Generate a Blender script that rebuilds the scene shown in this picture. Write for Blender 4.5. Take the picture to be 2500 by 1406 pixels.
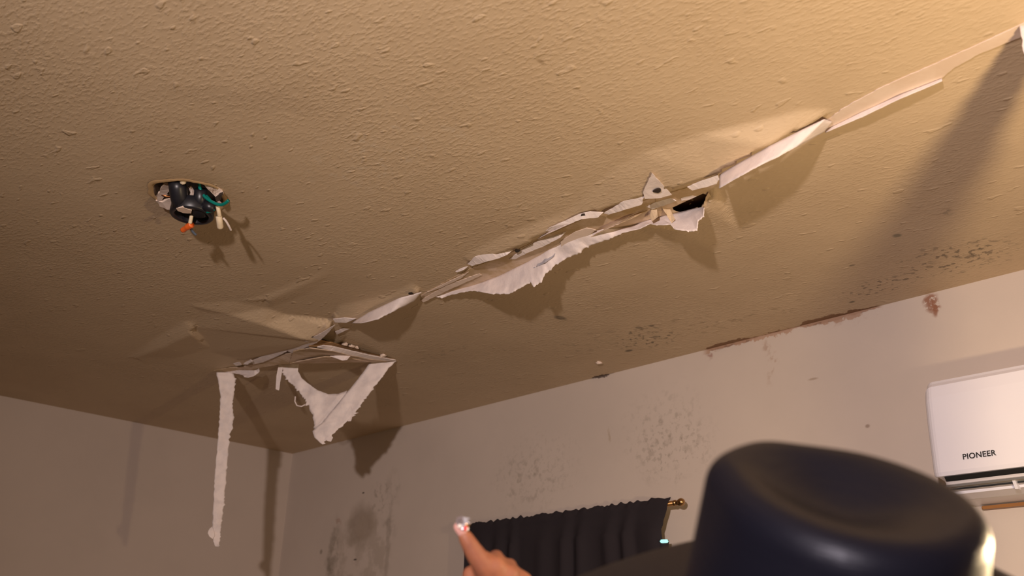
import bpy, bmesh, math, random
import numpy as np
from mathutils import Vector, Matrix, noise
random.seed(7)
S = bpy.context.scene
C = S.collection
for o in list(bpy.data.objects):
    bpy.data.objects.remove(o)

# ------------------------------------------------------------------ camera
CAM = Vector((0, 0, 1.58))
CEIL = 2.62
HC = CEIL - CAM.z
K = HC / 0.88
YB = 2.168 * K          # back wall (the one with the curtain)
XL = -3.69 * K          # left wall
XR, YF = 3.4, -4.6
FPX = 2453.79
yaw, pitch, roll = math.radians(47.505), math.radians(21.672), math.radians(2.064)
FW = Vector((-math.sin(yaw)*math.cos(pitch), math.cos(yaw)*math.cos(pitch), math.sin(pitch)))
_r = Vector((math.cos(yaw), math.sin(yaw), 0)); _u = _r.cross(FW)
RT = _r*math.cos(roll) + _u*math.sin(roll)
UP = -_r*math.sin(roll) + _u*math.cos(roll)
cd = bpy.data.cameras.new('camera'); cam = bpy.data.objects.new('camera', cd); C.objects.link(cam)
cd.sensor_width = 36; cd.lens = 36*FPX/2500; cd.clip_start = 0.02
M = Matrix((RT, UP, -FW)).transposed().to_4x4(); M.translation = CAM
cam.matrix_world = M
cd.dof.use_dof = True; cd.dof.focus_distance = 2.5; cd.dof.aperture_fstop = 4.6
S.camera = cam

# ------------------------------------------------------------------ world, lights, exposure
w = bpy.data.worlds.new('world'); S.world = w; w.use_nodes = True
w.node_tree.nodes['Background'].inputs[0].default_value = (0.05, 0.035, 0.025, 1)
w.node_tree.nodes['Background'].inputs[1].default_value = 0.25
def lamp(name, loc, power, col, rad, kind='POINT'):
    l = bpy.data.lights.new(name, kind); l.energy = power; l.color = col; l.shadow_soft_size = rad
    o = bpy.data.objects.new(name, l); o.location = loc; C.objects.link(o); return o
KEY = lamp('camera_light', (0.3*K, -0.95*K, CAM.z+0.3*K), 365, (1.0, 0.835, 0.79), 0.04, 'SPOT')
KEY.data.spot_size = math.radians(96); KEY.data.spot_blend = 1.0
KEY.rotation_euler = (Vector((-1.45, 2.1, CEIL-0.30))-KEY.location).to_track_quat('-Z', 'Y').to_euler()
LMP = lamp('room_lamp', (-0.205*K, 1.11*K, CAM.z+0.13*K), 31, (1.0, 0.74, 0.42), 0.024)
S.view_settings.view_transform = 'Standard'; S.view_settings.look = 'None'
S.view_settings.gamma = 1; S.view_settings.use_curve_mapping = False
S.view_settings.exposure = 0.0
S.cycles.use_denoising = True
S.cycles.max_bounces = 8

# ------------------------------------------------------------------ pixel rays to places in the room
def ray(x, y):
    return (FW*FPX + RT*(x-1250) + UP*(703-y)).normalized()
def cpt(x, y, drop=0.0):
    d = ray(x, y); return CAM + d*((HC-drop)/d.z)
def ypt(x, y, Y):
    d = ray(x, y); return CAM + d*(Y/d.y)
def ppt(x, y, A, n):
    d = ray(x, y); return CAM + d*((A-CAM).dot(n)/d.dot(n))
def dpt(x, y, depth):
    d = ray(x, y); return CAM + d*(depth/d.dot(FW))

# ------------------------------------------------------------------ materials
def mat(name, col, rough=0.6, metal=0.0, **kw):
    m = bpy.data.materials.new(name); m.use_nodes = True
    b = m.node_tree.nodes['Principled BSDF']
    b.inputs['Base Color'].default_value = (*col, 1); b.inputs['Roughness'].default_value = rough
    b.inputs['Metallic'].default_value = metal
    for k, v in kw.items(): b.inputs[k].default_value = v
    return m
class NT:
    def __init__(s, m):
        s.t = m.node_tree; s.n = s.t.nodes; s.b = s.n['Principled BSDF']
        s.pos = s.n.new('ShaderNodeNewGeometry').outputs['Position']
    def l(s, a, b): s.t.links.new(a, b)
    def put(s, sock, v):
        if hasattr(v, 'is_output'): s.l(v, sock)
        else: sock.default_value = v
    def math(s, op, a, b=0.0, c=0.0, clamp=False):
        n = s.n.new('ShaderNodeMath'); n.operation = op; n.use_clamp = clamp
        for i, v in enumerate((a, b, c)): s.put(n.inputs[i], v)
        return n.outputs[0]
    def vmath(s, op, a, b):
        n = s.n.new('ShaderNodeVectorMath'); n.operation = op; s.put(n.inputs[0], a); s.put(n.inputs[1], b)
        return n.outputs['Value'] if op in ('LENGTH', 'DISTANCE', 'DOT_PRODUCT') else n.outputs[0]
    def noise(s, scale, detail=3, rough=0.55, vec=None, dist=0.0):
        n = s.n.new('ShaderNodeTexNoise'); n.inputs['Scale'].default_value = scale; n.inputs['Detail'].default_value = detail
        n.inputs['Roughness'].default_value = rough; n.inputs['Distortion'].default_value = dist
        s.l(vec if vec else s.pos, n.inputs['Vector']); return n.outputs['Fac']
    def ramp(s, v, a, b):
        n = s.n.new('ShaderNodeMapRange'); n.interpolation_type = 'SMOOTHSTEP'
        s.put(n.inputs[0], v); n.inputs[1].default_value = a; n.inputs[2].default_value = b
        return n.outputs[0]
    def mix(s, f, a, b):
        n = s.n.new('ShaderNodeMix'); n.data_type = 'RGBA'; s.put(n.inputs[0], f); s.put(n.inputs[6], a if hasattr(a, 'is_output') else (*a, 1))
        s.put(n.inputs[7], b if hasattr(b, 'is_output') else (*b, 1)); return n.outputs[2]
    def blob(s, c, rad, e1, e2, soft=0.5, axes=None):
        """ellipse mask around c; rad = half-size along e1,e2"""
        if not hasattr(s, 'wob'):
            n = s.n.new('ShaderNodeTexNoise'); n.inputs['Scale'].default_value = 16; n.inputs['Detail'].default_value = 3; s.l(s.pos, n.inputs['Vector'])
            v = s.vmath('SUBTRACT', n.outputs['Color'], (0.5, 0.5, 0.5)); s.wob = s.vmath('ADD', s.pos, s.vmath('MULTIPLY', v, (0.07, 0.07, 0.07)))
        d = s.vmath('SUBTRACT', s.wob if max(rad) > 0.027 else s.pos, tuple(c))
        a = s.math('DIVIDE', s.vmath('DOT_PRODUCT', d, tuple(e1)), rad[0]); b = s.math('DIVIDE', s.vmath('DOT_PRODUCT', d, tuple(e2)), rad[1])
        r = s.math('SQRT', s.math('ADD', s.math('MULTIPLY', a, a), s.math('MULTIPLY', b, b)))
        return s.math('SUBTRACT', 1.0, s.ramp(r, 1-soft, 1+soft*0.4))
    def bump(s, h, strength, dist):
        n = s.n.new('ShaderNodeBump'); n.inputs['Strength'].default_value = strength; n.inputs['Distance'].default_value = dist
        s.l(h, n.inputs['Height']); s.l(n.outputs[0], s.b.inputs['Normal'])
EX, EY, EZ = Vector((1, 0, 0)), Vector((0, 1, 0)), Vector((0, 0, 1))

# ceiling paint: orange-peel texture, mould, stains
m_ceil = mat('ceiling_paint', (0.60, 0.46, 0.30), 0.72)
t = NT(m_ceil)
mp = t.n.new('ShaderNodeMapping'); mp.inputs['Rotation'].default_value = (0, 0, -yaw); t.l(t.pos, mp.inputs['Vector'])
mp.vector_type = 'POINT'
mp.inputs['Scale'].default_value = (0.5, 1.1, 1)
n1 = t.noise(135, 3, 0.5, mp.outputs[0]); n2 = t.noise(28, 2, 0.5, mp.outputs[0])
peel = t.ramp(n1, 0.42, 0.72)
rare = t.ramp(t.noise(46, 1, 0.4, mp.outputs[0]), 0.68, 0.78)
patchy = t.ramp(t.noise(1.6, 2), 0.35, 0.65)
hgt = t.math('ADD', t.math('MULTIPLY', peel, t.math('ADD', 0.35, t.math('MULTIPLY', patchy, 0.65))), t.math('MULTIPLY', rare, 2.0))
hgt = t.math('ADD', hgt, t.math('MULTIPLY', n2, 0.6))
t.bump(hgt, 0.46, 0.0019)
col = t.mix(t.ramp(t.noise(2.3, 4, 0.6), 0.35, 0.7), (0.60, 0.46, 0.305), (0.55, 0.415, 0.27))
spots = t.ramp(t.noise(60, 2, 0.5), 0.57, 0.66)
spots2 = t.ramp(t.noise(24, 4, 0.7), 0.54, 0.66)
def cstain(px, py, rad, dark, strength, nz, soft=0.6, e1=EX, e2=EY):
    global col
    c = cpt(px, py)
    f = t.math('MULTIPLY', t.blob(c, rad, e1, e2, soft), strength)
    if nz is not None: f = t.math('MULTIPLY', f, nz)
    col = t.mix(f, col, dark)
MO = (0.055, 0.045, 0.03)
cstain(1575, 825, (0.13, 0.10), MO, 0.75, spots)
cstain(1480, 830, (0.20, 0.09), MO, 0.32, spots2)
cstain(1640, 800, (0.22, 0.10), (0.16, 0.11, 0.06), 0.35, spots2)
cstain(1368, 776, (0.016, 0.026), MO, 0.6, None, 0.5)
cstain(1535, 856, (0.016, 0.010), MO, 0.75, None, 0.5)
cstain(1590, 795, (0.010, 0.008), MO, 0.55, None, 0.5)
cstain(1560, 800, (0.012, 0.014), MO, 0.5, None, 0.5)
cstain(1600, 822, (0.010, 0.010), MO, 0.5, None, 0.5)
cstain(1075, 862, (0.16, 0.05), MO, 0.30, spots2)
cstain(2360, 620, (0.10, 0.10), MO, 0.55, spots2)
cstain(2330, 630, (0.16, 0.12), MO, 0.6, spots)
cstain(2190, 575, (0.012, 0.012), (0.05, 0.07, 0.05), 0.6, None, 0.6)
cstain(2320, 512, (0.035, 0.02), MO, 0.35, spots2)
cstain(2150, 700, (0.14, 0.06), MO, 0.6, spots)
cstain(2080, 737, (0.010, 0.006), MO, 0.8, None, 0.6)
cstain(2080, 648, (0.010, 0.006), MO, 0.5, None, 0.6)
cstain(1800, 780, (0.25, 0.07), (0.2, 0.13, 0.06), 0.35, spots2)
cstain(1320, 150, (0.006, 0.010), (0.25, 0.16, 0.07), 0.6, None, 0.7)
cstain(600, 240, (0.22, 0.05), (0.30, 0.21, 0.13), 0.18, None, 0.9, Vector((0.62, 0.78, 0)), Vector((-0.78, 0.62, 0)))
cstain(930, 370, (0.32, 0.12), (0.62, 0.53, 0.42), 0.45, spots2, 0.9)
cstain(450, 470, (0.14, 0.14), (0.36, 0.24, 0.12), 0.45, None, 0.8)
cstain(910, 1060, (0.10, 0.10), (0.40, 0.22, 0.08), 0.35, spots2, 0.8)
# brown water line where the ceiling meets the back wall
def joint(tt, colr, x0, x1, coord, lim, base, dark, nzs=9.0, amp=1.0):
    sx = tt.n.new('ShaderNodeSeparateXYZ'); tt.l(tt.pos, sx.inputs[0])
    X = sx.outputs['X']; v = sx.outputs[coord]
    inx = tt.math('MULTIPLY', tt.ramp(X, x0-0.01, x0+0.02), tt.math('SUBTRACT', 1.0, tt.ramp(X, x1-0.02, x1+0.01)))
    nz = tt.noise(nzs, 4, 0.7)
    dist = tt.math('SUBTRACT', base, v)
    width = tt.math('MULTIPLY', lim, tt.math('MULTIPLY', tt.ramp(nz, 0.36, 0.66), amp))
    f = tt.math('MULTIPLY', inx, tt.math('SUBTRACT', 1.0, tt.ramp(tt.math('SUBTRACT', dist, width), -0.002, 0.003)))
    f = tt.math('MULTIPLY', f, 0.85)
    return tt.mix(f, colr, dark)
xa, xb = ypt(1718, 862, YB).x, ypt(2150, 745, YB).x
xc, xd = ypt(1440, 930, YB).x, ypt(1497, 920, YB).x
col = joint(t, col, xa, xb, 'Y', 0.030, YB, (0.18, 0.075, 0.025))
col = joint(t, col, xc, xd, 'Y', 0.030, YB, (0.06, 0.03, 0.02), amp=1.5)
t.l(col, t.b.inputs['Base Color'])

def wallmat(name, base):
    m = mat(name, base, 0.6); tt = NT(m)
    c = tt.mix(tt.ramp(tt.noise(1.7, 4, 0.6), 0.35, 0.7), base, tuple(v*0.93 for v in base))
    tt.bump(tt.noise(160, 2, 0.5), 0.18, 0.0012)
    return m, tt, c
WB = (0.60, 0.515, 0.45)
m_wall, tw, cw = wallmat('wall_paint_stained', WB)
def wst(px, py, rad, dark, strength, nz, soft=0.6):
    global cw
    c = ypt(px, py, YB); f = tw.math('MULTIPLY', tw.blob(c, rad, EX, EZ, soft), strength)
    if nz is not None: f = tw.math('MULTIPLY', f, nz)
    cw = tw.mix(f, cw, dark)
ws1 = tw.ramp(tw.noise(34, 3, 0.6), 0.5, 0.68); ws2 = tw.ramp(tw.noise(13, 4, 0.65), 0.42, 0.62)
ws3 = tw.ramp(tw.noise(70, 2, 0.5), 0.56, 0.66)
GM = (0.16, 0.13, 0.09)
wst(880, 1282, (0.105, 0.10), (0.24, 0.18, 0.13), 0.55, None, 0.45)
wst(893, 1283, (0.085, 0.07), (0.40, 0.32, 0.25), 0.40, None, 0.4)
wst(875, 1360, (0.24, 0.20), (0.30, 0.24, 0.18), 0.38, ws2, 0.35)
wst(812, 1350, (0.045, 0.17), GM, 0.45, ws2, 0.5)
wst(808, 1372, (0.05, 0.035), GM, 0.5, None, 0.6)
wst(945, 1350, (0.02, 0.25), GM, 0.3, None, 0.7)
wst(955, 1240, (0.055, 0.16), GM, 0.38, ws2, 0.6)
wst(930, 1215, (0.09, 0.09), GM, 0.4, ws1, 0.6)
wst(825, 1272, (0.03, 0.025), (0.30, 0.13, 0.08), 0.4, ws1, 0.6)
wst(887, 1203, (0.010, 0.004), (0.03, 0.02, 0.015), 0.9, None, 0.5)
wst(867, 1366, (0.014, 0.004), (0.03, 0.02, 0.015), 0.9, None, 0.5)
wst(784, 1347, (0.012, 0.012), GM, 0.6, None, 0.6)
wst(1640, 1090, (0.17, 0.12), GM, 0.28, ws3, 0.6)
wst(1620, 1060, (0.20, 0.16), GM, 0.30, ws1, 0.7)
wst(1290, 1170, (0.20, 0.12), GM, 0.32, ws1, 0.7)
wst(1310, 1150, (0.24, 0.16), GM, 0.15, ws3, 0.7)
wst(1488, 1060, (0.008, 0.03), (0.3, 0.2, 0.1), 0.35, None, 0.7)
wst(1880, 865, (0.025, 0.09), (0.30, 0.16, 0.09), 0.45, ws1, 0.7)
wst(2276, 742, (0.026, 0.030), (0.26, 0.11, 0.06), 0.9, tw.ramp(tw.noise(75, 4, 0.7), 0.40, 0.50), 0.5)
wst(2279, 758, (0.010, 0.028), (0.26, 0.11, 0.06), 0.85, None, 0.5)
wst(1740, 866, (0.035, 0.012), (0.25, 0.09, 0.06), 0.6, ws1, 0.6)
wst(2090, 768, (0.10, 0.025), (0.35, 0.2, 0.14), 0.5, ws1, 0.7)
wst(1985, 925, (0.018, 0.004), (0.3, 0.22, 0.15), 0.6, None, 0.6)
wst(2118, 1040, (0.008, 0.006), (0.2, 0.12, 0.08), 0.6, None, 0.6)
cw = joint(tw, cw, xa, xb, 'Z', 0.010, CEIL, (0.20, 0.09, 0.04))
cw = joint(tw, cw, xa, xb, 'Z', 0.022, CEIL, (0.40, 0.25, 0.17), 16, 0.9)
cw = joint(tw, cw, xc, xd, 'Z', 0.013, CEIL, (0.05, 0.025, 0.018), 9, 1.6)
tw.l(cw, tw.b.inputs['Base Color'])
m_wallc, tc, cc = wallmat('wall_paint', (0.55, 0.46, 0.395)); tc.l(cc, tc.b.inputs['Base Color'])
m_floor = mat('carpet', (0.22, 0.17, 0.13), 0.95); tf = NT(m_floor); tf.bump(tf.noise(300, 2), 0.5, 0.003)

m_paper = mat('torn_paper', (0.80, 0.70, 0.66), 0.7); tp = NT(m_paper)
pc = tp.mix(tp.ramp(tp.noise(30, 4, 0.6), 0.4, 0.7), (0.80, 0.70, 0.66), (0.70, 0.62, 0.60))
tp.l(pc, tp.b.inputs['Base Color']); tp.bump(tp.noise(140, 4, 0.6), 0.5, 0.0015)
m_plaster_shaded = mat('exposed_plaster', (0.62, 0.48, 0.36), 0.8); tp = NT(m_plaster_shaded)
pc = tp.mix(tp.ramp(tp.noise(14, 4, 0.65), 0.38, 0.62), (0.66, 0.51, 0.39), (0.50, 0.355, 0.20))  # plaster tan darkened to carry the lips' shadow over the channel
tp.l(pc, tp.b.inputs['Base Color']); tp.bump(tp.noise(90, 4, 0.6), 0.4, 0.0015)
m_pink = mat('pale_plaster', (0.76, 0.62, 0.55), 0.75); tp = NT(m_pink)
pc = tp.mix(tp.ramp(tp.noise(10, 4, 0.65), 0.38, 0.66), (0.74, 0.60, 0.50), (0.68, 0.53, 0.42))
tp.l(pc, tp.b.inputs['Base Color']); tp.bump(tp.noise(90, 4, 0.6), 0.35, 0.0012)
m_brown = mat('brown_paper', (0.30, 0.17, 0.07), 0.85)
m_dark = mat('old_joist_wood', (0.22, 0.125, 0.055), 0.9)
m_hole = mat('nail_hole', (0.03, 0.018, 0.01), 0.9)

# ------------------------------------------------------------------ mesh helpers
def link(name, me, m=None, parent=None, smooth=False):
    o = bpy.data.objects.new(name, me); C.objects.link(o)
    if m: me.materials.append(m)
    if parent: o.parent = parent
    if smooth:
        for p in me.polygons: p.use_smooth = True
    return o
def obj(name, bm, m=None, parent=None, smooth=False):
    me = bpy.data.meshes.new(name); bmesh.ops.recalc_face_normals(bm, faces=bm.faces); bm.to_mesh(me); bm.free()
    return link(name, me, m, parent, smooth)
def tag(o, label, cat, group=None):
    o['label'] = label; o['category'] = cat
    if group: o['group'] = group
    return o
def thing(name, label, cat, loc, group=None):
    o = bpy.data.objects.new(name, None); C.objects.link(o); o.location = loc; o.empty_display_size = 0.05
    bpy.context.view_layer.update()
    return tag(o, label, cat, group)
def adopt(ch, parent):
    """parent keeping the child's world place"""
    bpy.context.view_layer.update()
    ch.parent = parent; ch.matrix_parent_inverse = parent.matrix_world.inverted(); return ch
def box(bm, lo, hi):
    r = bmesh.ops.create_cube(bm, size=1.0)
    c = [(lo[i]+hi[i])/2 for i in range(3)]; s_ = [hi[i]-lo[i] for i in range(3)]
    for v in r['verts']: v.co = Vector((c[0]+v.co.x*s_[0], c[1]+v.co.y*s_[1], c[2]+v.co.z*s_[2]))
    return r['verts']
def tube(bm, pts, rad, seg=12, cap=True):
    pts = [Vector(p) for p in pts]; n = len(pts)
    rr = rad if isinstance(rad, (list, tuple)) else [rad]*n
    prev = None; rings = []
    for i, p in enumerate(pts):
        d = (pts[min(i+1, n-1)]-pts[max(i-1, 0)]).normalized()
        a = prev if prev is not None else (Vector((0, 0, 1)) if abs(d.z) < 0.9 else Vector((1, 0, 0)))
        a = (a - d*a.dot(d)).normalized(); b = d.cross(a); prev = a
        rings.append([bm.verts.new(p + (a*math.cos(2*math.pi*k/seg)+b*math.sin(2*math.pi*k/seg))*rr[i]) for k in range(seg)])
    for A, B in zip(rings, rings[1:]):
        for k in range(seg): bm.faces.new((A[k], A[(k+1) % seg], B[(k+1) % seg], B[k]))
    if cap: bm.faces.new(rings[0][::-1]); bm.faces.new(rings[-1])
def struct(o): o['kind'] = 'structure'; return o

# ------------------------------------------------------------------ room shell
def slab(name, lo, hi, m):
    bm = bmesh.new(); box(bm, lo, hi); return struct(obj(name, bm, m))
slab('floor', (XL-0.1, YF-0.1, -0.1), (XR+0.1, YB+0.1, 0), m_floor)
slab('wall_back', (XL-0.1, YB, 0), (XR+0.1, YB+0.1, CEIL+0.25), m_wall)
slab('wall_left', (XL-0.1, YF, 0), (XL, YB, CEIL+0.25), m_wallc)
slab('wall_right', (XR, YF, 0), (XR+0.1, YB, CEIL+0.25), m_wallc)
slab('wall_front', (XL-0.1, YF-0.1, 0), (XR+0.1, YF, CEIL+0.25), m_wallc)

# ceiling: a fine sheet that sags and creases along the failed drywall seam
TRI = []
def fan(upper, lower):
    """strip of triangles between two polylines of (px,py,drop)"""
    U = [Vector((*cpt(a, b, d).xy, d)) for a, b, d in upper]; L = [Vector((*cpt(a, b, d).xy, d)) for a, b, d in lower]
    i = j = 0
    while i < len(U)-1 or j < len(L)-1:
        if j == len(L)-1 or (i < len(U)-1 and (U[i+1].xy-L[j].xy).length < (U[i].xy-L[j+1].xy).length):
            TRI.append((U[i], U[i+1], L[j])); i += 1
        else:
            TRI.append((U[i], L[j+1], L[j])); j += 1
k = [(500, 762, .0), (560, 768, .010), (640, 793, .028), (745, 830, .048), (775, 834, .046)]
fan([(450, 742, 0), (570, 735, 0), (650, 752, 0), (700, 770, 0.002), (812, 793, .016)], [(470, 752, 0)]+k)
fan(k, [(470, 800, 0), (520, 860, 0), (590, 880, 0), (650, 868, .006), (700, 856, .016), (752, 843, .042)])
fan([(640, 722, 0), (720, 690, 0), (800, 648, 0)], [(570, 738, 0.0), (650, 735, .006), (735, 698, .004), (810, 655, 0)])
fan([(650, 735, .006), (735, 698, .004), (810, 655, 0)], [(660, 752, 0), (760, 712, 0), (820, 665, 0)])
fan([(300, 876, 0), (380, 825, 0), (450, 783, 0), (500, 775, 0)], [(330, 874, .004), (400, 848, .013), (470, 815, .017), (540, 802, .008)])
fan([(330, 874, .004), (400, 848, .013), (470, 815, .017), (540, 802, .008)], [(360, 890, 0), (440, 872, 0), (530, 845, 0), (620, 830, 0)])
fan([(830, 745, 0), (940, 722, 0), (1010, 690, 0)], [(815, 785, .014), (892, 784, .020), (1022, 716, .012)])
fan([(1400, 505, 0), (1480, 425, 0), (1560, 375, 0), (1700, 330, 0), (1850, 297, 0), (1960, 268, 0), (2040, 268, 0)],
    [(1430, 522, .006), (1500, 505, .012), (1570, 482, .018), (1740, 434, .030), (1880, 356, .030), (2012, 293, .010)])
fan([(1130, 625, 0), (1200, 588, 0), (1330, 535, 0), (1400, 505, 0)], [(1150, 645, .006), (1250, 612, .014), (1330, 575, .014), (1430, 522, .006)])
fan([(1560, 560, 0), (1640, 610, 0), (1745, 615, 0), (1800, 560, 0)], [(1560, 550, 0), (1655, 560, 0.010), (1722, 505, .016), (1745, 468, .008)])
def sag_field(gx, gy):
    X, Y = np.meshgrid(np.array(gx), np.array(gy)); D = np.zeros_like(X); done = np.zeros(X.shape, bool)
    for a, b, c in TRI:
        den = (b.y-c.y)*(a.x-c.x)+(c.x-b.x)*(a.y-c.y)
        if abs(den) < 1e-12: continue
        l1 = ((b.y-c.y)*(X-c.x)+(c.x-b.x)*(Y-c.y))/den; l2 = ((c.y-a.y)*(X-c.x)+(a.x-c.x)*(Y-c.y))/den; l3 = 1-l1-l2
        m = (l1 >= -1e-6) & (l2 >= -1e-6) & (l3 >= -1e-6) & ~done
        D[m] = (l1*a.z+l2*b.z+l3*c.z)[m]; done |= m
    return D
HOLE = cpt(462, 478); HR = 0.081
SLIT = [cpt(*q).xy for q in ((1731, 466), (1690, 484), (1637, 509), (1659, 519), (1712, 503), (1724, 487))]
def inpoly(p, poly):
    c = False; n = len(poly)
    for i in range(n):
        a, b = poly[i], poly[(i+1) % n]
        if (a.y > p.y) != (b.y > p.y) and p.x < (b.x-a.x)*(p.y-a.y)/(b.y-a.y)+a.x: c = not c
    return c
def snap(p, poly):
    best = None
    for i in range(len(poly)):
        a, b = poly[i], poly[(i+1) % len(poly)]; e = b-a
        q = a + e*max(0, min(1, (p-a).dot(e)/e.length_squared))
        if best is None or (q-p).length < best[0]: best = ((q-p).length, q)
    return best[1]
def lines(lo, f0, f1, hi, step, coarse=0.4):
    out = []; v = lo
    while v < f0-1e-6: out.append(v); v = min(v+coarse, f0) if v+coarse < f0 else f0
    n = int((f1-f0)/step); out += [f0+(f1-f0)*i/n for i in range(n+1)]
    v = f1+coarse
    while v < hi: out.append(v); v += coarse
    if hi - out[-1] > 1e-6: out.append(hi)
    return out
gx = lines(XL, XL+0.05, -0.30, XR, 0.0085); gy = lines(YF, 0.55, YB-0.01, YB, 0.0085)
DF = sag_field(gx, gy)
verts = []; moved = {}
xs = [t_.x for T_ in TRI for t_ in T_]; ys = [t_.y for T_ in TRI for t_ in T_]
bx0, bx1, by0, by1 = min(xs), max(xs), min(ys), max(ys)
nx, ny = len(gx), len(gy)
hole_in = set()
for j, y in enumerate(gy):
    for i, x in enumerate(gx):
        d = float(DF[j, i])
        p = Vector((x, y)); idx = j*nx+i
        r = (p-HOLE.xy).length; a = math.atan2(p.y-HOLE.y, p.x-HOLE.x)
        hr = HR*(1+0.05*math.sin(3*a+1)+0.03*math.sin(7*a))
        if r < hr: hole_in.add(idx); q = HOLE.xy+(p-HOLE.xy).normalized()*hr if r > 1e-5 else p; moved[idx] = q
        elif inpoly(p, SLIT): hole_in.add(idx); moved[idx] = snap(p, SLIT)
        verts.append([x, y, CEIL-d])
faces = []
used_b = set()
for j in range(ny-1):
    for i in range(nx-1):
        q = (j*nx+i, j*nx+i+1, (j+1)*nx+i+1, (j+1)*nx+i)
        if all(v in hole_in for v in q): continue
        for v in q:
            if v in hole_in: verts[v][0], verts[v][1] = moved[v].x, moved[v].y
        faces.append(q[::-1])
me = bpy.data.meshes.new('ceiling'); me.from_pydata([tuple(v) for v in verts], [], faces); me.update()
bm = bmesh.new(); bm.from_mesh(me); bmesh.ops.delete(bm, geom=[v for v in bm.verts if not v.link_faces], context='VERTS'); bm.to_mesh(me); bm.free()
ceiling = struct(link('ceiling', me, m_ceil, None, True))

# thin torn sheets whose outline is a list of (px, py, drop below ceiling)
def sheet(name, pts, m, parent=None, thick=0.0018, jag=0.0016, sub=6, pf=None, seed=0):
    P = []
    n = len(pts)
    for i in range(n):
        a, b = pts[i], pts[(i+1) % n]
        A = pf(*a) if pf else cpt(*a); B = pf(*b) if pf else cpt(*b)
        kk = max(1, min(sub*3, int((B-A).length/0.008)))
        for q in range(kk):
            p = A.lerp(B, q/kk)
            if q:
                nv = noise.noise_vector((p+Vector((seed, 0, 0)))*140)*jag*1.6
                if not pf: nv.z = 0
                p = p + nv
            P.append(p)
    bm = bmesh.new(); vs = [bm.verts.new(p) for p in P]
    f = bm.faces.new(vs); bmesh.ops.triangulate(bm, faces=[f])
    ext = bmesh.ops.extrude_face_region(bm, geom=bm.faces[:])
    tow = (CAM - P[0]).normalized()
    for v in [g for g in ext['geom'] if isinstance(g, bmesh.types.BMVert)]: v.co += EZ*thick if not pf else -tow*thick
    return obj(name, bm, m, parent)
def resamp(pl, n):
    L = [0]
    for a, b in zip(pl, pl[1:]): L.append(L[-1]+(b-a).length)
    out = []
    for i in range(n):
        d = L[-1]*i/(n-1); j = max(0, min(len(L)-2, next((q for q in range(len(L)-1) if L[q+1] >= d-1e-9), len(L)-2)))
        out.append(pl[j].lerp(pl[j+1], (d-L[j])/max(1e-9, L[j+1]-L[j])))
    return out
def ribbon(name, A, B, m, n=80, rows=8, parent=None, jagA=0.0, jagB=0.002, wrinkle=0.003, thick=0.0015, seed=0, match=False, bow=0.0, tatter=0.0):
    """hanging sheet between polyline A (attached) and B (free edge)"""
    if match: n = len(A)
    A2 = A if match else resamp(A, n); B2 = B if match else resamp(B, n)
    bm = bmesh.new(); G = []
    tv = (CAM-A2[n//2]).normalized()
    for i in range(n):
        a = A2[i]+noise.noise_vector((A2[i]+Vector((seed, 3, 0)))*90)*jagA; b = B2[i]
        ex = noise.noise((b+Vector((seed, 0, 5)))*170); ex2 = noise.noise((b+Vector((seed, 9, 5)))*420)
        dirv = (b-a).normalized() if (b-a).length > 1e-6 else Vector((0, 0, -1))
        b = b + dirv*(ex*jagB+ex2*jagB*0.7) + dirv*max(0, ex2-0.2)*tatter
        row = []
        for r in range(rows+1):
            f = r/rows; p = a.lerp(b, f)
            p = p + tv*(noise.noise((p+Vector((seed, 0, 0)))*22)*wrinkle*math.sin(math.pi*min(1, f*0.8+0.1)) + noise.noise(p*70)*wrinkle*0.35*f + bow*math.sin(math.pi*f))
            row.append(bm.verts.new(p))
        G.append(row)
    for i in range(n-1):
        for r in range(rows): bm.faces.new((G[i][r], G[i+1][r], G[i+1][r+1], G[i][r+1]))
    o = obj(name, bm, m, parent, True)
    md = o.modifiers.new('thickness', 'SOLIDIFY'); md.thickness = thick; md.offset = 0
    return o

# ---- exposed seam: parts of the ceiling
ch_low = [(1030, 735), (1066, 724), (1150, 705), (1240, 680), (1290, 652), (1360, 616), (1429, 585), (1486, 557), (1560, 545), (1592, 533), (1640, 522)]
ch_up = [(1027, 722), (1080, 692), (1150, 655), (1260, 612), (1330, 577), (1430, 532), (1540, 503), (1600, 480), (1640, 474)]
sheet('exposed_plaster', [(a, b, .0015) for a, b in ch_up]+[(1636, 508, .0015)]+[(a, b, .0015) for a, b in ch_low[::-1]], m_plaster_shaded, ceiling)
sheet('exposed_plaster', [(1600, 482, .0022), (1740, 440, .0022), (1758, 445, .0022), (1733, 463, .0022), (1690, 482, .0022), (1640, 506, .0022), (1600, 512, .0022)], m_plaster_shaded, ceiling, seed=3)
sheet('exposed_plaster', [(2012, 300, .002), (2060, 264, .002), (2150, 215, .002), (2300, 148, .002), (2420, 95, .002), (2520, 48, .002),
      (2520, 78, .002), (2490, 92, .002), (2440, 112, .002), (2390, 132, .002), (2330, 165, .002), (2295, 194, .002), (2200, 238, .002), (2100, 285, .002), (2020, 322, .002)], m_pink, ceiling, seed=5)
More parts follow.
